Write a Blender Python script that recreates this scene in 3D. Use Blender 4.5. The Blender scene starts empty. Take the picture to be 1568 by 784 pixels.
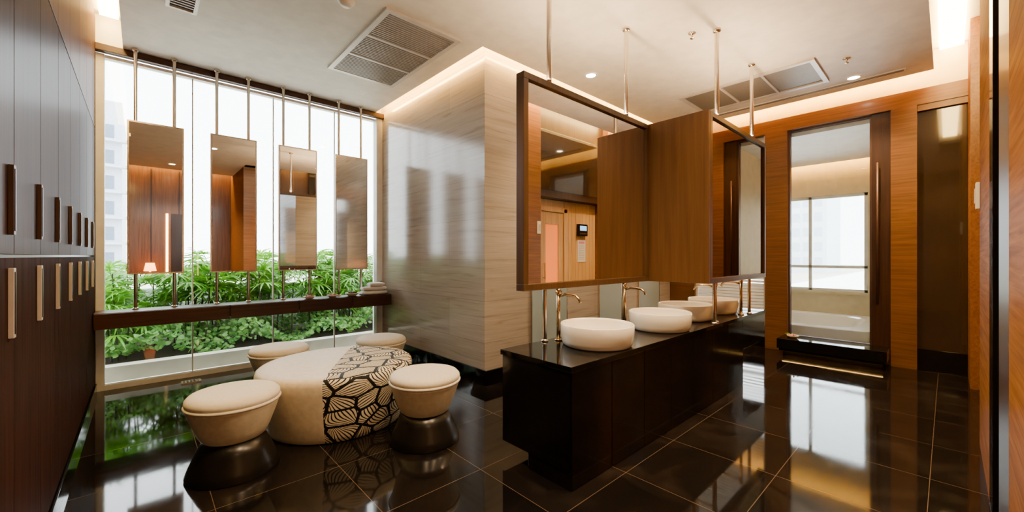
import bpy, bmesh, math, random
from mathutils import Vector, Matrix
random.seed(7)
S=bpy.context.scene
# ---------------------------------------------------------------- builder
class B:
    def __init__(s): s.v=[];s.f=[];s.m=[];s.s=[];s.mats=[]
    def mi(s,mat):
        if mat not in s.mats: s.mats.append(mat)
        return s.mats.index(mat)
    def add(s,vs,fs,mat,smooth=False):
        o=len(s.v); s.v+= [tuple(p) for p in vs]; k=s.mi(mat)
        for f in fs: s.f.append([i+o for i in f]); s.m.append(k); s.s.append(smooth)
    def box(s,x0,x1,y0,y1,z0,z1,mat):
        x0,x1=sorted((x0,x1));y0,y1=sorted((y0,y1));z0,z1=sorted((z0,z1))
        vs=[(x0,y0,z0),(x1,y0,z0),(x1,y1,z0),(x0,y1,z0),(x0,y0,z1),(x1,y0,z1),(x1,y1,z1),(x0,y1,z1)]
        s.add(vs,[(0,3,2,1),(4,5,6,7),(0,1,5,4),(1,2,6,5),(2,3,7,6),(3,0,4,7)],mat)
    def lathe(s,cx,cy,prof,mat,n=48,sx=1,sy=1,smooth=True,z=0,cap=True):
        vs=[];fs=[]
        for r,h in prof:
            for i in range(n):
                a=2*math.pi*i/n; vs.append((cx+r*sx*math.cos(a),cy+r*sy*math.sin(a),z+h))
        for j in range(len(prof)-1):
            for i in range(n):
                k=(i+1)%n; fs.append((j*n+i,j*n+k,(j+1)*n+k,(j+1)*n+i))
        if cap and prof[0][0]>1e-4: fs.append(tuple(range(n-1,-1,-1)))
        if cap and prof[-1][0]>1e-4: fs.append(tuple((len(prof)-1)*n+i for i in range(n)))
        s.add(vs,fs,mat,smooth)
    def tube(s,pts,r,mat,n=12,r2=None):
        pts=[Vector(p) for p in pts]; vs=[];fs=[]
        for i,p in enumerate(pts):
            d=(pts[min(i+1,len(pts)-1)]-pts[max(i-1,0)]).normalized()
            up=Vector((0,0,1)) if abs(d.z)<.9 else Vector((1,0,0))
            a=d.cross(up).normalized(); b=d.cross(a).normalized()
            rr=r if r2 is None else r+(r2-r)*i/(len(pts)-1)
            for k in range(n):
                t=2*math.pi*k/n; vs.append(p+a*rr*math.cos(t)+b*rr*math.sin(t))
        for j in range(len(pts)-1):
            for k in range(n):
                l=(k+1)%n; fs.append((j*n+k,j*n+l,(j+1)*n+l,(j+1)*n+k))
        fs.append(tuple(range(n))); fs.append(tuple((len(pts)-1)*n+k for k in range(n-1,-1,-1)))
        s.add(vs,fs,mat,True)
    def done(s,name,bevel=0,loc=(0,0,0),recalc=True):
        me=bpy.data.meshes.new(name); me.from_pydata(s.v,[],s.f)
        for m in s.mats: me.materials.append(m)
        me.polygons.foreach_set('material_index',s.m); me.polygons.foreach_set('use_smooth',s.s)
        me.update()
        if recalc:
            bm=bmesh.new(); bm.from_mesh(me); bmesh.ops.recalc_face_normals(bm,faces=bm.faces); bm.to_mesh(me); bm.free()
        o=bpy.data.objects.new(name,me); o.location=loc; S.collection.objects.link(o)
        if bevel:
            b=o.modifiers.new('bevel','BEVEL'); b.width=bevel; b.segments=2; b.limit_method='ANGLE'; b.angle_limit=math.radians(50)
            b.harden_normals=False
        return o
# ---------------------------------------------------------------- materials
def nm(name):
    m=bpy.data.materials.new(name); m.use_nodes=True; nt=m.node_tree
    return m,nt,nt.nodes['Principled BSDF']
def N(nt,t,**k):
    n=nt.nodes.new(t)
    for a,b in k.items():
        if a.startswith('i_'): n.inputs[a[2:].replace('_',' ')].default_value=b
        else: setattr(n,a,b)
    return n
def c4(c): return (c[0],c[1],c[2],1)
def ramp(nt,fac,stops):
    r=N(nt,'ShaderNodeValToRGB'); e=r.color_ramp.elements
    while len(e)<len(stops): e.new(.5)
    for q,(p,c) in zip(e,stops): q.position=p; q.color=c4(c)
    nt.links.new(fac,r.inputs[0]); return r
def plain(name,col,rough=.5,metal=0,var=.06,scale=8,bump=0,coat=0,spec=.5):
    m,nt,b=nm(name); tc=N(nt,'ShaderNodeTexCoord'); no=N(nt,'ShaderNodeTexNoise'); no.inputs['Scale'].default_value=scale
    nt.links.new(tc.outputs['Object'],no.inputs['Vector'])
    r=ramp(nt,no.outputs['Fac'],[(.3,[c*(1-var) for c in col]),(.7,[min(1,c*(1+var)) for c in col])])
    nt.links.new(r.outputs[0],b.inputs['Base Color'])
    b.inputs['Roughness'].default_value=rough; b.inputs['Metallic'].default_value=metal
    b.inputs['Coat Weight'].default_value=coat; b.inputs['Specular IOR Level'].default_value=spec; b.inputs['Coat Roughness'].default_value=.08
    if bump:
        n2=N(nt,'ShaderNodeTexNoise'); n2.inputs['Scale'].default_value=bump; nt.links.new(tc.outputs['Object'],n2.inputs['Vector'])
        bp=N(nt,'ShaderNodeBump'); bp.inputs['Strength'].default_value=.25; bp.inputs['Distance'].default_value=.003
        nt.links.new(n2.outputs['Fac'],bp.inputs['Height']); nt.links.new(bp.outputs[0],b.inputs['Normal'])
    return m
def wood(name,c1,c2,grain='z',rough=.35,coat=.2,scale=1,spec=.4,satin=None):
    m,nt,b=nm(name); tc=N(nt,'ShaderNodeTexCoord'); mp=N(nt,'ShaderNodeMapping')
    sc={'z':(28,28,1.2),'x':(1.2,28,28),'y':(28,1.2,28)}[grain]; mp.inputs['Scale'].default_value=[q*scale for q in sc]
    nt.links.new(tc.outputs['Object'],mp.inputs[0]); no=N(nt,'ShaderNodeTexNoise'); no.inputs['Scale'].default_value=1.6
    no.inputs['Detail'].default_value=6; no.inputs['Distortion'].default_value=.6; nt.links.new(mp.outputs[0],no.inputs['Vector'])
    r=ramp(nt,no.outputs['Fac'],[(.3,c2),(.52,[(x+y)/2 for x,y in zip(c1,c2)]),(.72,c1)])
    nt.links.new(r.outputs[0],b.inputs['Base Color']); b.inputs['Roughness'].default_value=rough
    b.inputs['Coat Weight'].default_value=coat; b.inputs['Coat Roughness'].default_value=.12; b.inputs['Specular IOR Level'].default_value=spec
    if satin is not None:   # satin lacquer: diffuse veneer with a constant soft gloss
        df=N(nt,'ShaderNodeBsdfDiffuse'); gl=N(nt,'ShaderNodeBsdfGlossy'); gl.inputs['Roughness'].default_value=rough; mx=N(nt,'ShaderNodeMixShader'); mx.inputs[0].default_value=satin
        nt.links.new(r.outputs[0],df.inputs[0]); nt.links.new(df.outputs[0],mx.inputs[1]); nt.links.new(gl.outputs[0],mx.inputs[2]); nt.links.new(mx.outputs[0],nt.nodes['Material Output'].inputs[0])
    return m
def emit(name,col,st):
    m,nt,b=nm(name); b.inputs['Base Color'].default_value=c4(col); b.inputs['Emission Color'].default_value=c4(col); b.inputs['Emission Strength'].default_value=st
    return m
M={}
M['ceil']=plain('ceiling_paint',(.80,.75,.67),.6)
M['white']=plain('white_paint',(.85,.83,.78),.45)
M['cream']=plain('cream_wall',(.75,.65,.44),.5)
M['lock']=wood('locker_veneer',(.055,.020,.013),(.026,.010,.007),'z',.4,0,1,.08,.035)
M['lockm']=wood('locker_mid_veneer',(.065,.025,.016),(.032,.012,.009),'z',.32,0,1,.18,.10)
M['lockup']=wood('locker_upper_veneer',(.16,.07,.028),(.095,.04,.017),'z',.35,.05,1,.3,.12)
M['wood']=wood('walnut_panel',(.30,.125,.03),(.17,.065,.016),'x',.3,.15,1,.4,.06)
M['woody']=wood('walnut_panel_cross',(.20,.085,.020),(.115,.046,.011),'y',.35,.12)
M['woodz']=wood('walnut_panel_vertical',(.24,.10,.03),(.12,.048,.014),'z',.33,.25)
M['shelf']=wood('shelf_walnut',(.070,.027,.015),(.035,.013,.008),'x',.4,.05,1,.3)
M['dwood']=wood('dark_walnut',(.05,.02,.009),(.025,.010,.005),'z',.35,.15)
M['frame']=wood('mirror_frame_bronze_wood',(.095,.046,.015),(.055,.026,.009),'z',.35,.1)
M['bpanel']=wood('bronze_panel',(.125,.056,.015),(.085,.037,.010),'z',.42,.05,.6,.3)
M['black']=plain('black_granite',(.005,.0045,.004),.05,0,.5,40,0,0,.4)
M['blackg']=plain('black_lacquer',(.006,.0045,.004),.12,0,.3,3,0,0,.3)
M['base']=plain('stool_base_black_metal',(.016,.013,.010),.28,.5,.2,3)
M['brass']=plain('brushed_brass',(.62,.45,.24),.22,1)
M['steel']=plain('brushed_steel',(.74,.66,.55),.25,1)
M['pull']=plain('satin_pull',(.70,.62,.58),.4,.1)
M['bronze']=plain('dark_bronze',(.10,.055,.04),.4,.6)
M['ceramic']=plain('white_ceramic',(.88,.82,.71),.08,0,.02,4,0,0,.6)
M['mirror']=plain('mirror_silver',(.95,.94,.91),.01,1,.0,2)
M['mirrort']=plain('mirror_tinted',(.36,.25,.13),.01,1,.0,2)
M['gmirror']=plain('dark_glass',(.03,.018,.009),.03,0,.2,2,0,.5,.7)
M['leather']=plain('cream_leather',(.74,.64,.46),.45,0,.08,30,220)
M['seat']=plain('seat_fabric',(.78,.70,.55),.65,0,.05,60,400)
M['soil']=plain('soil',(.06,.04,.025),.9)
M['curb']=plain('planter_render',(.62,.58,.47),.7)
M['towel']=plain('towel_cotton',(.85,.82,.80),.9,0,.04,80,300)
M['grille']=plain('grille_frame_grey',(.62,.58,.54),.4,.2)
M['slat']=plain('grille_slat_grey',(.36,.33,.31),.4,.2)
M['grilled']=plain('grille_recess',(.10,.09,.08),.6)
M['filter']=plain('filter_mesh',(.22,.19,.155),.5,.3,.2,160)
M['pine']=wood('pine_boards',(.82,.52,.20),(.64,.36,.11),'z',.45,.1)
M['paper']=plain('paper',(.85,.85,.85),.6)
M['disp']=emit('display_blue',(.2,.5,.9),2)
M['orange']=emit('sauna_glow',(1,.24,.02),.9)
M['cove']=emit('led_cove_warm',(1,.57,.13),260)
M['covew']=emit('led_cove_bright',(1,.66,.22),52)
M['coveo']=emit('led_cove_amber',(1,.47,.05),280)
M['covb']=emit('led_cove_bath',(1,.52,.08),150)
M['step']=emit('led_step_amber',(1,.52,.12),16)
M['down']=emit('downlight_lens',(1,.85,.6),80)
M['strip']=emit('led_wall_strip',(1,.62,.25),18)
M['frost']=plain('frosted_glass',(.42,.52,.53),.25,0,.03,3)
M['bldg']=plain('building_facade',(.46,.50,.57),.8)
M['bwin']=plain('building_window',(.12,.16,.22),.3)
M['pale']=plain('pale_garden_wall',(.62,.66,.68),.8)
M['flower']=plain('pink_petals',(.8,.25,.3),.6)
# floor
m,nt,b=nm('floor_black_marble_tile'); tc=N(nt,'ShaderNodeTexCoord'); mp=N(nt,'ShaderNodeMapping'); mp.inputs['Location'].default_value=(-.90+.62*5,-1.93+.62*8,0)
nt.links.new(tc.outputs['Object'],mp.inputs[0]); br=N(nt,'ShaderNodeTexBrick'); br.offset=0; br.squash=1
for k,v in {'Scale':1,'Mortar Size':.0018,'Mortar Smooth':.1,'Brick Width':.62,'Row Height':.62,'Bias':0}.items(): br.inputs[k].default_value=v
br.inputs['Color1'].default_value=(.004,.0033,.003,1); br.inputs['Color2'].default_value=(.008,.006,.005,1); br.inputs['Mortar'].default_value=(.11,.075,.05,1)
nt.links.new(mp.outputs[0],br.inputs['Vector'])
no=N(nt,'ShaderNodeTexNoise'); no.inputs['Scale'].default_value=2.2; no.inputs['Detail'].default_value=8; no.inputs['Distortion'].default_value=1.2; nt.links.new(tc.outputs['Object'],no.inputs['Vector'])
rr=ramp(nt,no.outputs['Fac'],[(.5,(0,0,0)),(.85,(.018,.012,.008))]); mx=N(nt,'ShaderNodeMix',data_type='RGBA',blend_type='ADD'); mx.inputs[0].default_value=1
nt.links.new(br.outputs[0],mx.inputs[6]); nt.links.new(rr.outputs[0],mx.inputs[7]); nt.links.new(mx.outputs[2],b.inputs['Base Color'])
r2=ramp(nt,no.outputs['Fac'],[(.3,(.035,)*3),(.7,(.08,)*3)]); nt.links.new(r2.outputs[0],b.inputs['Roughness']); b.inputs['IOR'].default_value=1.5
M['floor']=m
# marble
m,nt,b=nm('beige_travertine'); tc=N(nt,'ShaderNodeTexCoord'); sp=N(nt,'ShaderNodeSeparateXYZ'); nt.links.new(tc.outputs['Object'],sp.inputs[0])
ad=N(nt,'ShaderNodeMath',operation='SUBTRACT'); nt.links.new(sp.outputs[0],ad.inputs[0]); nt.links.new(sp.outputs[1],ad.inputs[1])
cb=N(nt,'ShaderNodeCombineXYZ'); nt.links.new(ad.outputs[0],cb.inputs[0]); nt.links.new(sp.outputs[2],cb.inputs[1])
br=N(nt,'ShaderNodeTexBrick'); br.offset=.5
for k,v in {'Scale':1,'Mortar Size':.0018,'Mortar Smooth':.1,'Brick Width':1.25,'Row Height':.42,'Bias':0}.items(): br.inputs[k].default_value=v
br.inputs['Color1'].default_value=(1,1,1,1); br.inputs['Color2'].default_value=(.86,.855,.85,1); br.inputs['Mortar'].default_value=(.55,.5,.45,1); nt.links.new(cb.outputs[0],br.inputs['Vector'])
mp=N(nt,'ShaderNodeMapping'); mp.inputs['Scale'].default_value=(1.1,22,1); nt.links.new(cb.outputs[0],mp.inputs[0])
no=N(nt,'ShaderNodeTexNoise'); no.inputs['Scale'].default_value=1.3; no.inputs['Detail'].default_value=8; no.inputs['Distortion'].default_value=1.0; nt.links.new(mp.outputs[0],no.inputs['Vector'])
rr=ramp(nt,no.outputs['Fac'],[(.28,(.38,.31,.235)),(.42,(.50,.425,.335)),(.6,(.54,.465,.375)),(.75,(.61,.535,.44))]); mx=N(nt,'ShaderNodeMix',data_type='RGBA',blend_type='MULTIPLY'); mx.inputs[0].default_value=1
nt.links.new(rr.outputs[0],mx.inputs[6]); nt.links.new(br.outputs[0],mx.inputs[7]); nt.links.new(mx.outputs[2],b.inputs['Base Color']); b.inputs['Roughness'].default_value=.15; b.inputs['Specular IOR Level'].default_value=.4
M['marble']=m
# thin glass
m,nt,b=nm('window_glass'); nt.nodes.remove(b); out=nt.nodes['Material Output']; tr=N(nt,'ShaderNodeBsdfTransparent'); tr.inputs[0].default_value=(.96,.98,.98,1); gl=N(nt,'ShaderNodeBsdfGlossy'); gl.inputs['Roughness'].default_value=.01
fr=N(nt,'ShaderNodeFresnel'); fr.inputs[0].default_value=1.4; mx=N(nt,'ShaderNodeMixShader'); nt.links.new(fr.outputs[0],mx.inputs[0]); nt.links.new(tr.outputs[0],mx.inputs[1]); nt.links.new(gl.outputs[0],mx.inputs[2]); nt.links.new(mx.outputs[0],out.inputs[0])
M['glass']=m
# leaves
def leafmat(name,c1,c2):
    m,nt,b=nm(name); g=N(nt,'ShaderNodeTexCoord'); no=N(nt,'ShaderNodeTexNoise'); no.inputs['Scale'].default_value=9; nt.links.new(g.outputs['Object'],no.inputs['Vector'])
    r=ramp(nt,no.outputs['Fac'],[(.3,c1),(.7,c2)]); nt.links.new(r.outputs[0],b.inputs['Base Color']); b.inputs['Roughness'].default_value=.45
    t=N(nt,'ShaderNodeBsdfTranslucent'); nt.links.new(r.outputs[0],t.inputs[0]); mx=N(nt,'ShaderNodeMixShader'); mx.inputs[0].default_value=.4
    nt.links.new(b.outputs[0],mx.inputs[1]); nt.links.new(t.outputs[0],mx.inputs[2]); nt.links.new(mx.outputs[0],nt.nodes['Material Output'].inputs[0]); return m
M['leaf']=leafmat('palm_leaf',(.04,.20,.006),(.19,.46,.02)); M['ivy']=leafmat('ivy_leaf',(.06,.24,.03),(.28,.52,.12))
# leaf pattern fabric (uv)
m,nt,b=nm('leaf_print_fabric'); tc=N(nt,'ShaderNodeTexCoord'); mp=N(nt,'ShaderNodeMapping'); mp.inputs['Scale'].default_value=(5.6,8.4,1); nt.links.new(tc.outputs['UV'],mp.inputs[0])
v1=N(nt,'ShaderNodeTexVoronoi',voronoi_dimensions='2D'); v1.inputs['Scale'].default_value=1; v2=N(nt,'ShaderNodeTexVoronoi',voronoi_dimensions='2D',feature='DISTANCE_TO_EDGE'); v2.inputs['Scale'].default_value=1
for v in (v1,v2): nt.links.new(mp.outputs[0],v.inputs['Vector'])
sb=N(nt,'ShaderNodeVectorMath',operation='SUBTRACT'); nt.links.new(mp.outputs[0],sb.inputs[0]); nt.links.new(v1.outputs['Position'],sb.inputs[1])
sc=N(nt,'ShaderNodeSeparateColor'); nt.links.new(v1.outputs['Color'],sc.inputs[0]); an=N(nt,'ShaderNodeMath',operation='MULTIPLY'); an.inputs[1].default_value=6.28; nt.links.new(sc.outputs[0],an.inputs[0])
vr=N(nt,'ShaderNodeVectorRotate',rotation_type='Z_AXIS'); nt.links.new(sb.outputs[0],vr.inputs['Vector']); nt.links.new(an.outputs[0],vr.inputs['Angle'])
s2=N(nt,'ShaderNodeSeparateXYZ'); nt.links.new(vr.outputs[0],s2.inputs[0])
yy=N(nt,'ShaderNodeMath',operation='MULTIPLY'); nt.links.new(s2.outputs[1],yy.inputs[0]); nt.links.new(s2.outputs[1],yy.inputs[1])
y2=N(nt,'ShaderNodeMath',operation='MULTIPLY_ADD'); nt.links.new(yy.outputs[0],y2.inputs[0]); y2.inputs[1].default_value=2.8; y2.inputs[2].default_value=1
xx=N(nt,'ShaderNodeMath',operation='MULTIPLY'); nt.links.new(s2.outputs[0],xx.inputs[0]); nt.links.new(y2.outputs[0],xx.inputs[1])
x3=N(nt,'ShaderNodeMath',operation='MULTIPLY'); x3.inputs[1].default_value=38; nt.links.new(xx.outputs[0],x3.inputs[0])
sn=N(nt,'ShaderNodeMath',operation='SINE'); nt.links.new(x3.outputs[0],sn.inputs[0]); g1=N(nt,'ShaderNodeMath',operation='GREATER_THAN'); g1.inputs[1].default_value=.4; nt.links.new(sn.outputs[0],g1.inputs[0])
l1=N(nt,'ShaderNodeMath',operation='LESS_THAN'); l1.inputs[1].default_value=.07; nt.links.new(v2.outputs['Distance'],l1.inputs[0])
mxx=N(nt,'ShaderNodeMath',operation='MAXIMUM'); nt.links.new(g1.outputs[0],mxx.inputs[0]); nt.links.new(l1.outputs[0],mxx.inputs[1])
cm=N(nt,'ShaderNodeMix',data_type='RGBA'); nt.links.new(mxx.outputs[0],cm.inputs[0]); cm.inputs[6].default_value=(.80,.70,.48,1); cm.inputs[7].default_value=(.006,.006,.006,1)
nt.links.new(cm.outputs[2],b.inputs['Base Color']); b.inputs['Roughness'].default_value=.6; b.inputs['Specular IOR Level'].default_value=.2
M['print']=m
# ---------------------------------------------------------------- constants
WY=5.53; MX=2.54; CY=3.16; LX=-.32; FX=6.55; RY=-.15; CZ=3.32; TZ=3.62
# floor & ceiling
o=B(); o.box(-.9,FX+.1,-1.9,WY+.12,-.12,0,M['floor']); o.done('floor')
o=B()
o.box(-.13,MX-.12,-1.62,WY,CZ,CZ+.05,M['ceil'])           # left field
o.box(-.9,-.13,-1.62,1.3,CZ,CZ+.05,M['ceil'])
o.box(MX-.12,6.30,.10,CY-.12,CZ,CZ+.05,M['ceil'])
o.box(MX-.12,1.7,-1.62,.10,CZ,CZ+.05,M['ceil'])
o.box(-1.0,FX+.12,-2.0,WY+.12,TZ,TZ+.08,M['ceil'])       # slab over coves
o.done('ceiling')
# walls
o=B(); o.box(-.98,-.86,-1.98,WY+.12,0,TZ,M['woodz']); o.done('wall_left')
o=B(); o.box(-.86,1.7,-1.98,-1.86,0,TZ,M['woodz'])
for i in range(5): o.box(-.84+i*.5,-.82+i*.5,-1.86,-1.845,0,CZ,M['dwood'])
o.box(.52,1.0,-1.86,-1.84,0,2.3,M['dwood'])
o.box(.43,.47,-1.86,-1.845,.8,2.3,M['strip']); o.box(1.05,1.08,-1.86,-1.845,.8,2.3,M['strip'])
o.done('wall_back')
o=B(); o.box(MX,MX+.12,CY,WY,0,TZ,M['marble']); o.box(MX+.12,FX,CY,CY+.12,0,TZ,M['marble'])
for a,c in ((3.2,3.8),(4.48,5.12),(5.5,6.1)):
    o.box(a,c,CY-.02,CY,.18,2.9,M['frost']); 
    o.box(a-.012,a,CY-.025,CY,.18,2.9,M['steel']); o.box(c,c+.012,CY-.025,CY,.18,2.9,M['steel'])
o.done('wall_marble')
o=B(); o.box(MX-.02,MX,CY-.02,WY-.06,0,.15,M['black']); o.box(MX-.02,FX-.1,CY-.045,CY-.026,0,.15,M['black']); o.done('baseboard_marble')
o=B(); o.box(LX,MX,WY,WY+.12,3.30,TZ,M['white']); o.box(-.86,LX,WY,WY+.12,0,TZ,M['white']); o.done('wall_window_side')
o=B(); o.box(LX,MX,WY-.10,WY-.02,3.25,3.315,M['shelf']); o.done('trim_1',.004)
# big window
o=B()
o.box(LX,LX+.06,WY-.02,WY+.08,0,3.25,M['white']); o.box(MX-.09,MX-.003,WY-.05,WY+.08,.0,3.25,M['white']); o.box(LX+.06,MX-.09,WY-.02,WY+.08,0,.05,M['white'])
o.box(LX+.06,MX-.09,WY+.0,WY+.08,3.22,3.25,M['white'])
o.box(LX+.06,MX-.09,WY+.03,WY+.042,.05,3.22,M['glass'])
for x in (.41,1.18,1.9): o.box(x-.006,x+.006,WY+.02,WY+.05,.05,3.22,M['white'])
o.done('window_1',.002)
# ---------------------------------------------------------------- lockers
o=B(); o.box(-.855,-.345,1.3,WY-.03,.0,3.56,M['dwood'])
y=1.67
while y<WY-.1:
    y2=min(y+.5,WY-.04)
    n=4 if y2-y>.4 else 2
    for i in range(n):
        a=y+(y2-y)*i/n; c=y+(y2-y)*(i+1)/n
        g0=.004 if i==0 else .0012; g1=.004 if i==n-1 else .0012
        o.box(-.345,LX,a+g0,c-g1,.10,1.294,M['lock'])
    o.box(-.345,LX,y+.004,y2-.004,1.306,2.50,M['lockm'])
    o.box(-.345,LX,y+.004,y2-.004,2.512,3.56,M['lockup'])
    y=y2
o.box(-.345,LX,1.3,1.666,.10,3.56,M['lock'])
o.box(-.345,LX+.012,1.3,WY-.04,0,.085,M['black'])
for k in range(7):
    hy=2.09+.5*k
    for z0,z1,mt in ((1.03,1.26,M['pull']),(1.37,1.60,M['bronze'])):
        o.box(LX+.001,LX+.014,hy-.016,hy+.016,z0,z1,mt); o.box(LX+.014,LX+.016,hy-.008,hy+.008,z0+.012,z1-.012,M['dwood'])
o.done('locker_cabinet',.0015)
# ---------------------------------------------------------------- shelf
o=B(); o.box(LX+.005,MX-.022,5.175,WY-.055,.66,.78,M['shelf'])
for a,c in ((-.31,.69),(.70,1.36),(1.37,1.98),(1.99,2.515)): o.box(a,c,5.157,5.175,.635,.775,M['shelf'])
o.done('wall_shelf_counter',.002)
# hanging window mirrors
for k in range(4):
    x0=-.10+.643*k; o=B(); w=.424
    o.box(x0,x0+w,5.335,5.355,1.125,2.61,M['bronze'])
    o.box(x0,x0+w,5.322,5.335,1.125,2.61,M['steel'])
    o.box(x0+.014,x0+w-.014,5.3205,5.323,1.14,2.595,M['mirror'])
    for px in (x0+.06,x0+.35):
        o.tube([(px,5.37,.782),(px,5.37,1.5),(px,5.37,3.318)],.015,M['steel']); o.lathe(px,5.37,[(.028,.781),(.028,.79),(.014,.80)],M['steel'],20)
        o.lathe(px,5.37,[(.014,3.29),(.028,3.30),(.028,3.316)],M['steel'],20)
    o.done('hanging_mirror',.002)
# ---------------------------------------------------------------- vanity
o=B(); VY0,VY1=1.40,1.98; VX0,VX1=1.734,5.2
o.box(VX0+.01,4.45,VY0+.012,VY1-.02,.10,.655,M['blackg']); o.box(4.45,VX1-.02,VY0+.012,VY1-.02,.36,.655,M['blackg'])
o.box(VX0+.005,4.37,VY0+.006,1.74,0,.10,M['blackg'])
for i in range(7):
    a=VX0+.008+i*.39; o.box(a+.002,a+.387,VY0+.001,VY0+.012,.003,.655,M['blackg'])
o.box(4.455,VX1-.02,VY0+.001,VY0+.012,.36,.655,M['blackg'])
o.box(VX0,VX0+.01,VY0+.014,VY1-.01,.10,.655,M['blackg'])
o.box(VX0-.006,VX1,VY0-.006,VY1+.006,.657,.69,M['black'])
o.done('vanity_counter',.002)
def basin(x,y):
    o=B(); p=[(.0,.0),(.218,.0),(.234,.010),(.243,.035),(.249,.08),(.250,.142),(.246,.147),(.240,.145),(.236,.13),(.228,.06),(.19,.03),(.10,.018),(.03,.014),(0,.013)]
    o.lathe(0,0,p,M['ceramic'],64); o.lathe(0,0,[(0.0,.0145),(.028,.0155),(.03,.019),(.0,.022)],M['steel'],24)
    o.done('wash_basin',0,(x,y,.691))
for x,y in ((2.31,1.64),(3.20,1.64),(3.90,1.735),(4.58,1.735)): basin(x,y)
def faucet(x,y,sg):
    o=B(); 
    o.lathe(0,0,[(.028,0),(.028,.008),(.016,.014)],M['brass'],24)
    o.tube([(0,0,.01),(0,0,.2),(0,0,.34)],.014,M['brass'],16)
    o.lathe(0,0,[(.017,.33),(.019,.335),(.019,.365),(.015,.372)],M['brass'],24)
    o.tube([(0,0,.32),(0,sg*.06,.335),(0,sg*.12,.335),(0,sg*.16,.330),(0,sg*.185,.312),(0,sg*.195,.285)],.011,M['brass'],14)
    o.tube([(-.03,0,.35),(.03,0,.35)],.008,M['brass'],10)
    o.done('basin_faucet',0,(x,y,.691))
faucet(2.22,1.91,-1); faucet(3.10,1.91,-1)
faucet(3.9,1.455,1); faucet(4.58,1.455,1)
# vanity mirrors
def framed(o,x0,x1,y0,y1,z0,z1,front,back):
    t=.045
    for a in (z0,z1-t): o.box(x0,x1,y0,y1,a,a+t,M['frame'])
    o.box(x0,x0+t,y0,y1,z0+t,z1-t,M['frame']); o.box(x1-t,x1,y0,y1,z0+t,z1-t,M['frame'])
    o.box(x0+t,x1-t,y0+.02,y0+.03,z0+t,z1-t,front); o.box(x0+t,x1-t,y1-.03,y1-.02,z0+t,z1-t,back); o.box(x0+t,x1-t,y0+.03,y1-.03,z0+t,z1-t,M['bpanel'])
o=B(); framed(o,1.86,3.50,1.90,1.975,1.065,2.53,M['mirror'],M['mirror'])
o.box(3.50,3.545,1.36,1.975,1.065,2.535,M['bpanel'])
framed(o,3.545,5.07,1.36,1.435,1.065,2.535,M['mirrort'],M['mirror'])
for px,py,zt,z0 in ((2.15,1.9375,2.53,1.065),(3.17,1.9375,2.53,1.065),(3.78,1.3975,2.535,1.065),(4.72,1.3975,2.535,1.065)):
    o.tube([(px,py,zt),(px,py,3.0),(px,py,CZ-.002)],.019,M['steel'],16); o.lathe(px,py,[(.018,CZ-.03),(.035,CZ-.015),(.035,CZ-.002)],M['steel'],24)
    yb=py+.015 if py>1.5 else 1.42; pb=px+(.0 if py<1.5 else -.03)
    o.tube([(pb,yb,.692),(pb,yb,.9),(pb,yb,z0)],.016,M['steel'],16); o.lathe(pb,yb,[(.025,.6905),(.025,.70),(.015,.71)],M['steel'],24)
vms=o.done('vanity_mirror_screen',.003)
for x,y,L in ((2.68,1.9375,1.5),(4.3,1.3975,1.4)):  # unseen area lamps added above the screen to brighten the ceiling
    ld=bpy.data.lights.new('ceiling_fill','AREA'); ld.shape='RECTANGLE'; ld.size=L; ld.size_y=.05; ld.energy=36; ld.color=(1,.68,.38)
    lo=bpy.data.objects.new('ceiling_fill',ld); S.collection.objects.link(lo); lo.location=(x,y,2.56); lo.rotation_euler=(math.pi,0,0); lo.parent=vms
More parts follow.
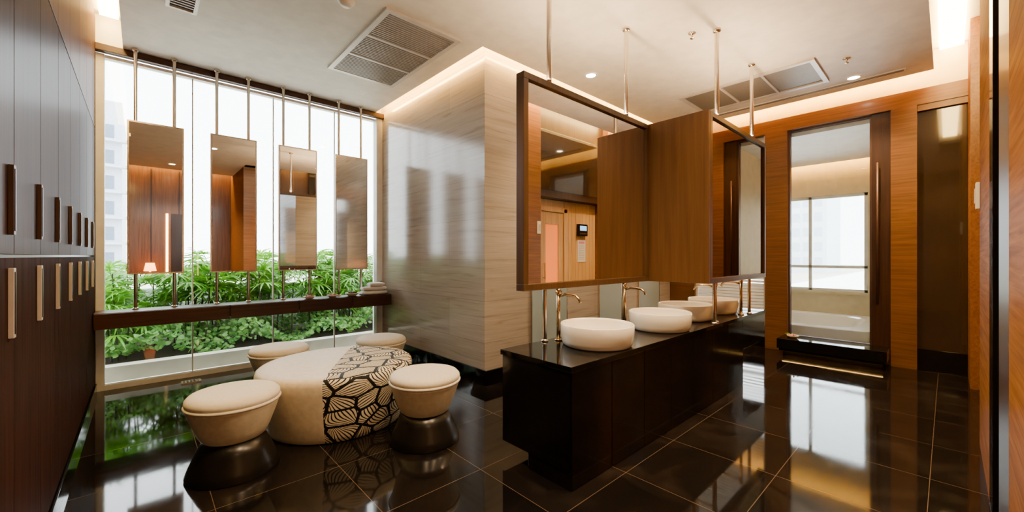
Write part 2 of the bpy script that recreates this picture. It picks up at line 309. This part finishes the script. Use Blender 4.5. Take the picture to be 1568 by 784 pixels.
# ---------------------------------------------------------------- stools + ottoman
def stool(x,y,s=1):
    o=B()
    o.lathe(0,0,[(.0,.0),(.258,.0),(.262,.012),(.243,.06),(.205,.14),(.172,.205)],M['base'],64)
    o.lathe(0,0,[(.17,.205),(.182,.215),(.205,.26),(.235,.335),(.256,.395),(.262,.412)],M['leather'],64)
    o.lathe(0,0,[(.262,.410),(.268,.414),(.270,.42),(.266,.426),(.262,.428)],M['seat'],64)
    o.lathe(0,0,[(.258,.428),(.264,.438),(.262,.455),(.245,.472),(.20,.482),(.1,.487),(.0,.488)],M['seat'],64)
    o.done('upholstered_stool',0,(x,y,0)).scale=(s,s,1)
stool(.42,2.965,.93); stool(1.49,2.53,.93); stool(1.80,3.92,.92); stool(.93,4.14,.92)
def ottoman(cx,cy):
    o=B(); n=96
    prof=[(.0,.004),(.45,.004),(.485,.012),(.50,.045),(.525,.15),(.545,.26),(.56,.36),(.565,.42),(.558,.447),(.54,.46),(.50,.467),(.40,.471),(.25,.474),(.1,.475),(0,.475)]
    o.lathe(0,0,prof,M['leather'],n,1.02,.97)
    o.mi(M['print']); ob=o.done('round_ottoman',0,(cx,cy,0)); me=ob.data
    bm=bmesh.new(); bm.from_mesh(me); bmesh.ops.remove_doubles(bm,verts=bm.verts,dist=1e-5)
    p0=Vector((.90-cx,2.85-cy,0)); d=Vector((.52,.86,0)).normalized(); nn=Vector((d.y,-d.x,0))
    bmesh.ops.bisect_plane(bm,geom=bm.verts[:]+bm.edges[:]+bm.faces[:],plane_co=p0,plane_no=nn)
    uv=bm.loops.layers.uv.new('UVMap')
    for f in bm.faces:
        c=f.calc_center_median(); f.material_index=1 if (c-p0).dot(nn)>0 else 0; f.smooth=True
        top=c.z>.455
        a0=math.atan2(c.y,c.x)
        for l in f.loops:
            q=l.vert.co
            if top: l[uv].uv=(q.x+3,q.y+3)
            else:
                a=math.atan2(q.y,q.x)
                while a-a0>math.pi: a-=2*math.pi
                while a-a0<-math.pi: a+=2*math.pi
                l[uv].uv=(a*.56+6,q.z)
    bmesh.ops.recalc_face_normals(bm,faces=bm.faces); bm.to_mesh(me); bm.free()
ottoman(1.165,3.31)
# ---------------------------------------------------------------- towels & dishes
o=B()
for k,(w,dz,yo) in enumerate(((.33,0,0),(.31,.055,.005),(.20,.108,0))):
    vs=[];n=24;L=9;fs=[]
    for j in range(L):
        xx=-w/2+w*j/(L-1); e=1-.25*abs(2*j/(L-1)-1)**4
        for i in range(n):
            a=2*math.pi*i/n; ca=math.copysign(abs(math.cos(a))**.6,math.cos(a)); sa=math.copysign(abs(math.sin(a))**.8,math.sin(a))
            vs.append((2.31+xx+.03*(k==2)+.004*math.sin(9*xx+k),5.262+yo+.085*e*ca,.781+dz+.028+.0275*e*sa))
    for j in range(L-1):
        for i in range(n):
            q=(i+1)%n; fs.append((j*n+i,j*n+q,(j+1)*n+q,(j+1)*n+i))
    fs.append(tuple(range(n))); fs.append(tuple((L-1)*n+i for i in range(n))); o.add(vs,fs,M['towel'],True)
o.done('folded_towels')
def dish(x,y,z,flower=True,name='flower_dish',s=1):
    o=B(); o.lathe(0,0,[(0,0),(.035,0),(.05,.012),(.07,.03),(.066,.032),(.045,.016),(0,.01)],M['leather'],32)
    for k in range(9):
        a=k*2.4; r=.012+.004*k; o.lathe(r*math.cos(a),r*math.sin(a),[(0,.012),(.012,.018),(.017,.03),(.010,.042),(0,.046)],M['flower'] if flower else M['shelf'],10)
    for k in range(4):
        a=k*1.7; o.add([(0,0,.03),(.05*math.cos(a),.05*math.sin(a),.06),(.09*math.cos(a+.1),.09*math.sin(a+.1),.05),(.05*math.cos(a+.4),.05*math.sin(a+.4),.045)],[(0,1,2,3)],M['leaf'])
    o.done(name,0,(x,y,z),recalc=False).scale=(s,s,s)
dish(1.77,5.25,.781); dish(2.02,5.26,.781,False,'flower_dish',1.3); dish(1.50,5.25,.781)
o=B()
for x,h in ((2.49,.17),(2.42,.12)):
    o.lathe(x,5.43,[(0,0),(.026,0),(.028,.01),(.028,h*.6),(.012,h*.75),(.011,h*.92),(.016,h*.93),(.016,h),(0,h)],M['frost'],24,z=.781)
o.done('toiletry_bottles')
o=B(); o.box(.30,.46,5.24,5.34,.001,.012,M['steel']); 
for i in range(5): o.box(.315+i*.028,.33+i*.028,5.255,5.325,.012,.014,M['black'])
o.done('floor_drain')
# ---------------------------------------------------------------- vents
def vent(name,x0,x1,y0,y1,sec,slat,mt,rec,t=.045):
    o=B(); z=CZ-.001; h=.02
    o.box(x0,x1,y0,y0+t,z-h,z,M['grille']); o.box(x0,x1,y1-t,y1,z-h,z,M['grille']); o.box(x0,x0+t,y0+t,y1-t,z-h,z,M['grille']); o.box(x1-t,x1,y0+t,y1-t,z-h,z,M['grille'])
    o.box(x0+t,x1-t,y0+t,y1-t,z-.004,z,rec)
    L=(y1-y0-2*t)/sec
    for k in range(sec):
        a=y0+t+k*L
        if k: o.box(x0+t,x1-t,a-.012,a+.012,z-h,z-.004,M['grille'])
        if slat:
            y=a+.02
            while y<a+L-.02:
                o.box(x0+t,x1-t,y,y+.012,z-.016,z-.006,mt); y+=slat
    o.done(name,0)
vent('ceiling_air_grille',1.46,2.20,3.08,4.48,3,.03,M['slat'],M['grilled'])
vent('ceiling_air_grille',5.03,5.80,.92,2.33,3,0,M['filter'],M['filter'])
vent('ceiling_air_grille',.14,.34,3.75,4.24,1,.04,M['slat'],M['grilled'],.025)
o=B(); o.box(6.02,6.10,.3,2.6,CZ-.012,CZ-.001,M['white']); 
for a in (6.035,6.065): o.box(a,a+.016,.32,2.58,CZ-.014,CZ-.0121,M['grilled'])
o.done('linear_air_diffuser')
DL=[(3.69,2.7),(5.92,.72),(1.0,1.3),(3.0,.8),(.5,-.9),(2.0,1.0)]  # first pair is real; the out-of-view rest are added as fill
for x,y in DL:
    o=B(); o.lathe(0,0,[(.072,-.0005),(.074,-.005),(.060,-.011),(.052,-.004)],M['white'],32,cap=False); o.lathe(0,0,[(0,-.0045),(.054,-.0045),(.054,-.001)],M['down'],32)
    ob=o.done('downlight_and_fill',0,(x,y,CZ))
    ld=bpy.data.lights.new('spot','SPOT'); ld.energy=270; ld.color=(1,.69,.39); ld.spot_size=math.radians(110); ld.spot_blend=.8; ld.shadow_soft_size=.04
    lo=bpy.data.objects.new('lamp',ld); S.collection.objects.link(lo); lo.parent=ob; lo.location=(0,0,-.02)
for x,y in ((3.67,1.57),(5.3,.7),(5.9,2.45)):
    o=B(); o.lathe(0,0,[(0,-.05),(.018,-.05),(.02,-.046),(.008,-.04),(.008,-.015),(.03,-.008),(.035,-.001)],M['steel'],24); o.done('fire_sprinkler',0,(x,y,CZ))
o=B(); o.lathe(0,0,[(0,-.05),(.035,-.048),(.05,-.035),(.055,-.02),(.065,-.018),(.068,-.001)],M['white'],32); o.done('smoke_detector',0,(1.19,3.22,CZ))
# ---------------------------------------------------------------- cove lights
o=B(); o.box(MX-.155,MX-.125,CY-.15,WY-.1,CZ+.052,CZ+.075,M['cove']); o.box(MX-.125,6.25,CY-.155,CY-.125,CZ+.052,CZ+.075,M['cove']); o.done('cove_light_strip')
o=B(); o.box(LX+.03,-.16,1.4,WY-.1,TZ-.04,TZ-.002,M['covew']); o.done('cove_light_strip')
o=B(); o.box(1.75,FX-.05,-.12,.06,TZ-.04,TZ-.002,M['covew']); o.done('cove_light_strip')
o=B(); o.box(6.24,6.27,.12,3.0,CZ+.052,CZ+.08,M['coveo']); o.done('cove_light_strip')
o=B(); o.box(-.8,1.65,-1.82,-1.68,TZ-.04,TZ-.002,M['covew']); o.done('cove_light_strip')  # unseen strip added to brighten the back alcove
# ---------------------------------------------------------------- far wall
o=B()
def fw(y0,y1,z0,z1,mat,x0=FX,x1=FX+.1): o.box(x0,x1,y0,y1,z0,z1,mat)
fw(1.49,1.757,0,3.02,M['woody'],FX-.05); fw(RY,CY,3.02,3.2,M['woody'],FX-.05)
fw(RY,CY,3.2,TZ,M['cream'])  # cream instead of ceiling paint, putting amber cove glow into the colour
fw(.455,.627,0,3.02,M['dwood'],FX-.02); fw(.235,.455,0,3.02,M['woody'],FX-.06)
fw(RY,.235,.24,2.95,M['gmirror']); fw(RY,.235,2.95,3.02,M['woody'],FX-.04); fw(RY,.235,0,.24,M['black'],FX-.01)
fw(.627,1.49,0,.2,M['black']); fw(2.75,CY+.12,0,3.02,M['woody'],FX-.03); fw(1.757,2.75,0,.3,M['black'])
o.done('wall_far',.002)
o=B()
for y0,y1 in ((.627,1.49),): 
    o.box(FX+.01,FX+.09,y0,y0+.02,.2,3.02,M['bronze']); o.box(FX+.01,FX+.09,y1-.02,y1,.2,3.02,M['bronze']); o.box(FX+.01,FX+.09,y0+.02,y1-.02,3.0,3.02,M['bronze']); o.box(FX+.01,FX+.09,y0+.02,y1-.02,.2,.22,M['bronze'])
    o.box(FX+.045,FX+.055,y0+.02,y1-.02,.22,3.0,M['glass'])
o.done('window_2')
o=B(); o.box(FX+.02,FX+.08,1.757,1.79,.3,3.02,M['white']); o.box(FX+.02,FX+.08,2.72,2.75,.3,3.02,M['white'])
z=.33
while z<3.0:
    o.add([(FX+.03,1.79,z),(FX+.03,2.72,z),(FX+.06,2.72,z+.03),(FX+.06,1.79,z+.03)],[(0,1,2,3)],M['white']); z+=.045
o.done('window_blind')
o=B(); o.tube([(FX-.07,.57,.72),(FX-.07,.57,1.6),(FX-.07,.57,2.42)],.012,M['bronze'],12)
for z in (.8,2.34): o.tube([(FX-.07,.57,z),(FX-.02,.57,z)],.008,M['bronze'],10)
o.done('door_pull_handle')
# step platform with underglow
o=B(); o.box(6.12,FX-.065,.46,1.52,.10,.225,M['black']); o.box(6.25,FX-.065,.5,1.48,0,.10,M['black']); 
o.box(6.14,6.152,.48,1.5,.07,.10,M['black']); o.done('step_platform',.003)
o=B(); o.box(6.20,6.225,.5,1.48,.082,.098,M['step']); o.done('step_light_strip')
dish(6.3,1.38,.226)
# ---------------------------------------------------------------- bathroom beyond
BX=9.2; o=B()
o.box(FX+.1,BX+.1,.3,3.4,-.1,.0,M['cream']); 
o.box(BX,BX+.12,.5,3.4,0,.66,M['cream']); o.box(BX,BX+.12,.5,3.4,2.4,3.1,M['cream']); o.box(BX,BX+.12,.5,.93,.66,2.4,M['cream']); o.box(BX,BX+.12,3.0,3.4,.66,2.4,M['cream'])
o.box(FX+.1,BX,.48,.60,0,3.1,M['cream']); o.box(FX+.1,BX,3.28,3.4,0,3.1,M['cream']); o.box(BX-.06,BX,.6,3.28,.62,.66,M['cream'])
o.done('wall_bathroom')
o=B(); o.box(FX+.1,BX-.25,.48,3.4,2.95,3.02,M['ceil']); o.box(FX+.1,BX+.12,.48,3.4,3.1,3.2,M['ceil']); o.done('ceiling_bathroom')
o=B(); o.box(BX-.30,BX-.27,.65,3.2,3.022,3.05,M['covb']); o.done('cove_light_strip')
o=B(); t=.05
for a in (.93,1.72,2.95): o.box(BX+.01,BX+.08,a,a+t,.66,2.4,M['white'])
for z in (.66,1.08,2.35): o.box(BX+.01,BX+.08,.93,3.0,z,z+t,M['white'])
o.box(BX+.04,BX+.05,.98,2.95,.7,2.36,M['glass']); o.done('window_3',.003)
# bathtub (superellipse)
o=B(); n=64; vs=[];fs=[]
def se(a,rx,ry,p=.45): return rx*math.copysign(abs(math.cos(a))**p,math.cos(a)), ry*math.copysign(abs(math.sin(a))**p,math.sin(a))
rings=[(.90,.86,.0,.2),(.90,.86,.315,.2),(.885,.85,.325,.2),(.72,.68,.325,.45),(.69,.65,.31,.5),(.62,.56,.12,.6),(.5,.45,.06,.7),(.0,.0,.055,1)]
for rx,ry,z,p in rings:
    for i in range(n):
        a=2*math.pi*i/n; q=se(a,rx,ry,p); vs.append((7.72+q[0],1.52+q[1],z+.002))
for j in range(len(rings)-1):
    for i in range(n):
        k=(i+1)%n; fs.append((j*n+i,j*n+k,(j+1)*n+k,(j+1)*n+i))
o.add(vs,fs,M['ceramic'],False); o.done('bathtub')
# ---------------------------------------------------------------- right wall
o=B()
o.box(1.7,2.3,-1.98,RY,0,TZ,M['wood']); o.box(2.3,2.72,-.5,RY,0,TZ,M['dwood']); o.box(2.72,3.08,-.5,RY-.12,0,TZ,M['dwood'])
o.box(2.72,2.735,RY-.12,RY-.005,0,TZ,M['bronze'])
o.box(3.08,3.3,-.5,RY,0,TZ,M['blackg']); o.box(3.3,4.25,-.5,RY,0,TZ,M['wood'])
o.box(4.25,5.95,-.6,-.26,2.2,TZ,M['dwood']); o.box(4.25,5.95,-.6,-.45,0,2.2,M['dwood']); o.box(5.95,FX+.1,-.6,RY,0,TZ,M['wood'])
o.box(4.3,5.9,-.26,-.25,2.3,3.2,M['gmirror'])
o.done('wall_right',.002)
o=B(); o.box(4.17,4.23,RY+.001,RY+.02,1.62,1.80,M['white']); o.box(4.185,4.215,RY+.02,RY+.026,1.66,1.76,M['pull']); o.done('wall_handle',.003)  # plate standing in for a small white handle
o=B()
x=4.252
while x<5.94:
    x2=min(x+.095,5.948)
    if not(4.45<x<5.05): o.box(x,x2-.004,-.448,-.42,0.002,2.195,M['pine'])
    x=x2
o.box(4.44,5.14,-.449,-.44,0.002,2.195,M['pine'])
o.box(4.44,4.52,-.44,-.39,.002,2.06,M['pine']); o.box(5.06,5.14,-.44,-.39,.002,2.06,M['pine']); o.box(4.44,5.14,-.44,-.39,2.0,2.08,M['pine'])
for a in (4.525,4.94): o.box(a,a+.115,-.44,-.41,.01,1.99,M['pine'])
o.box(4.64,4.94,-.44,-.41,.01,.5,M['pine']); o.box(4.64,4.94,-.44,-.41,1.8,1.99,M['pine']); o.box(4.64,4.94,-.435,-.425,.5,1.8,M['orange'])
o.tube([(4.58,-.37,.95),(4.58,-.37,1.2)],.012,M['pine']); o.tube([(4.58,-.41,.97),(4.58,-.37,.97)],.008,M['pine']); o.tube([(4.58,-.41,1.18),(4.58,-.37,1.18)],.008,M['pine'])
o.done('door_1',.003)
o=B(); o.box(5.42,5.66,-.4185,-.37,1.64,1.84,M['black']); o.box(5.45,5.63,-.37,-.368,1.73,1.81,M['disp'])
for i in range(4): o.box(5.45+i*.047,5.48+i*.047,-.37,-.365,1.67,1.69,M['steel'])
o.done('sauna_control_panel',.003)
o=B(); o.box(5.44,5.66,-.4185,-.414,1.20,1.57,M['paper']); 
for i in range(9): o.box(5.47,5.63,-.414,-.4132,1.24+i*.03,1.25+i*.03,M['grille'])
o.box(5.47,5.63,-.414,-.4132,1.51,1.55,M['flower']); o.done('sauna_notice')
# dressing lamp in back alcove
o=B(); o.box(-.3,1.3,-1.83,-1.5,.70,.76,M['shelf']); o.box(-.28,-.24,-1.8,-1.54,0,.70,M['shelf']); o.box(1.24,1.28,-1.8,-1.54,0,.70,M['shelf']); o.done('console_table',.003)
o=B(); o.lathe(0,0,[(0,0),(.06,0),(.06,.015),(.015,.03),(.015,.2)],M['brass'],24); o.lathe(0,0,[(.11,.2),(.075,.38),(.07,.38),(.105,.2)],emit('lamp_shade_orange',(1,.35,.1),10),32); o.done('table_lamp',0,(.15,-1.67,.761))
# ---------------------------------------------------------------- outdoors
o=B(); o.box(-60,80,WY+.14,90,-.2,-.06,M['curb']); o.box(-6,9,WY+.13,5.75,-.06,.0,M['curb']); o.done('ground')
o=B(); o.box(-4,8,5.76,5.92,-.06,.17,M['curb']); o.box(-4,8,5.92,7.5,-.06,.13,M['soil']); o.box(-4,8,7.5,7.62,-.06,.85,M['pale']); o.done('planter_bed')
def blade(o,p,d,up,L,w,mat):
    d=d.normalized(); s=d.cross(up).normalized(); rows=4; vs=[]; fs=[]
    for i in range(rows+1):
        t=i/rows; ww=w*math.sin(math.pi*(.12+.86*t))**.8*.5; q=p+d*L*t+Vector((0,0,-1))*(L*.45*t*t)
        vs+= [q-s*ww,q+Vector((0,0,.15*ww)),q+s*ww]
    for i in range(rows):
        a=i*3; fs+=[(a,a+1,a+4,a+3),(a+1,a+2,a+5,a+4)]
    o.add(vs,fs,mat,True)
palms=[]
def palm(seed):
    random.seed(seed); o=B()
    for st in range(9):
        bx,by=random.uniform(-.35,.35),random.uniform(-.2,.2); h=random.uniform(.55,1.15)
        tx,ty=bx+random.uniform(-.1,.1),by+random.uniform(-.1,.1)
        o.tube([(bx,by,0),((bx+tx)/2,(by+ty)/2,h*.5),(tx,ty,h)],.011,M['soil'],6,.008)
        for fn in range(7):
            az=fn*2.4+random.random(); el=random.uniform(-.1,1.1); d=Vector((math.cos(az)*math.cos(el),math.sin(az)*math.cos(el),math.sin(el)))
            b0=Vector((tx,ty,h-.05*fn*.8)); tip=b0+d*random.uniform(.12,.2); o.tube([b0,tip],.004,M['leaf'],5)
            side=d.cross(Vector((0,0,1))).normalized(); nn=side.cross(d)
            for k in range(9):
                a=math.radians(-75+150*k/8+random.uniform(-5,5)); dd=d*math.cos(a)+side*math.sin(a)
                blade(o,tip,dd,nn,random.uniform(.2,.36),.026,M['leaf'])
    return o
for i in range(3):
    ob=palm(20+i).done('lady_palm',0,(0,0,0),recalc=False); palms.append(ob)
random.seed(3); k=0
for i in range(15):
    x=-.9+i*.34+random.uniform(-.06,.06); y=(6.55,6.95)[i%2]
    if k<3: ob=palms[k]
    else: ob=bpy.data.objects.new('lady_palm',palms[k%3].data); S.collection.objects.link(ob)
    ob.location=(x,y,.131); ob.rotation_euler=(0,0,random.uniform(0,6.28)); s=random.uniform(.82,1.03); ob.scale=(s,s,s); k+=1
random.seed(5); o=B()
for i in range(9000):
    x=random.uniform(-1.6,4.4); y=random.uniform(5.93,7.2); h=.20+.16*math.sin(x*3.1+y*2)*math.sin(y*4+x)+.12*math.sin(x*7.3)+(y-5.93)*.12
    z=.14+max(.04,h)*random.uniform(.4,1.05); r=random.uniform(.018,.036); c=Vector((x,y,z))
    n=Vector((random.uniform(-.8,.8),random.uniform(-1.1,.3),random.uniform(.4,1))).normalized(); a=n.cross(Vector((random.random()-.5,random.random()-.5,.3))).normalized(); b_=n.cross(a)
    o.add([c-a*r,c-a*.4*r+b_*.75*r,c+a*.5*r+b_*.6*r,c+a*1.2*r,c+a*.5*r-b_*.6*r,c-a*.4*r-b_*.75*r],[(0,1,2,3),(0,3,4,5)],M['ivy'])
o.done('ivy_ground_cover',recalc=False)
def building(x0,x1,y0,h):
    o=B(); o.box(x0,x1,y0,y0+8,-.06,h,M['bldg']); z=.8
    while z<h-1:
        o.box(x0+.3,x1-.3,y0-.02,y0,z,z+.7,M['bwin']); o.box(x0,x1+.2,y0-.5,y0-.02,z-.25,z-.12,M['bldg'])
        x=x0
        while x<x1: o.box(x,x+.15,y0-.06,y0-.02,z,z+.7,M['bldg']); x+=.9
        z+=1.35
    o.done('distant_building')
building(-7,-.75,30,9.5)
o=B(); o.box(40,46,6.5,9,-.06,8,M['pale']); 
for i in range(6):
    for j in range(3): o.box(39.97,40,6.8+.75*j,7.3+.75*j,.5+i*1.2,1.2+i*1.2,M['bldg'])
o.done('distant_building')
# ---------------------------------------------------------------- world + camera
w=bpy.data.worlds.new('World'); S.world=w; w.use_nodes=True; bg=w.node_tree.nodes['Background']; bg.inputs[0].default_value=(.93,.97,1,1); bg.inputs[1].default_value=13
cd=bpy.data.cameras.new('Camera'); cd.lens=14.13; cd.sensor_width=36; cd.clip_start=.02; cd.clip_end=300
co=bpy.data.objects.new('Camera',cd); S.collection.objects.link(co); co.location=(0,0,1.3); co.rotation_euler=(math.radians(90),0,math.radians(-42.7)); S.camera=co
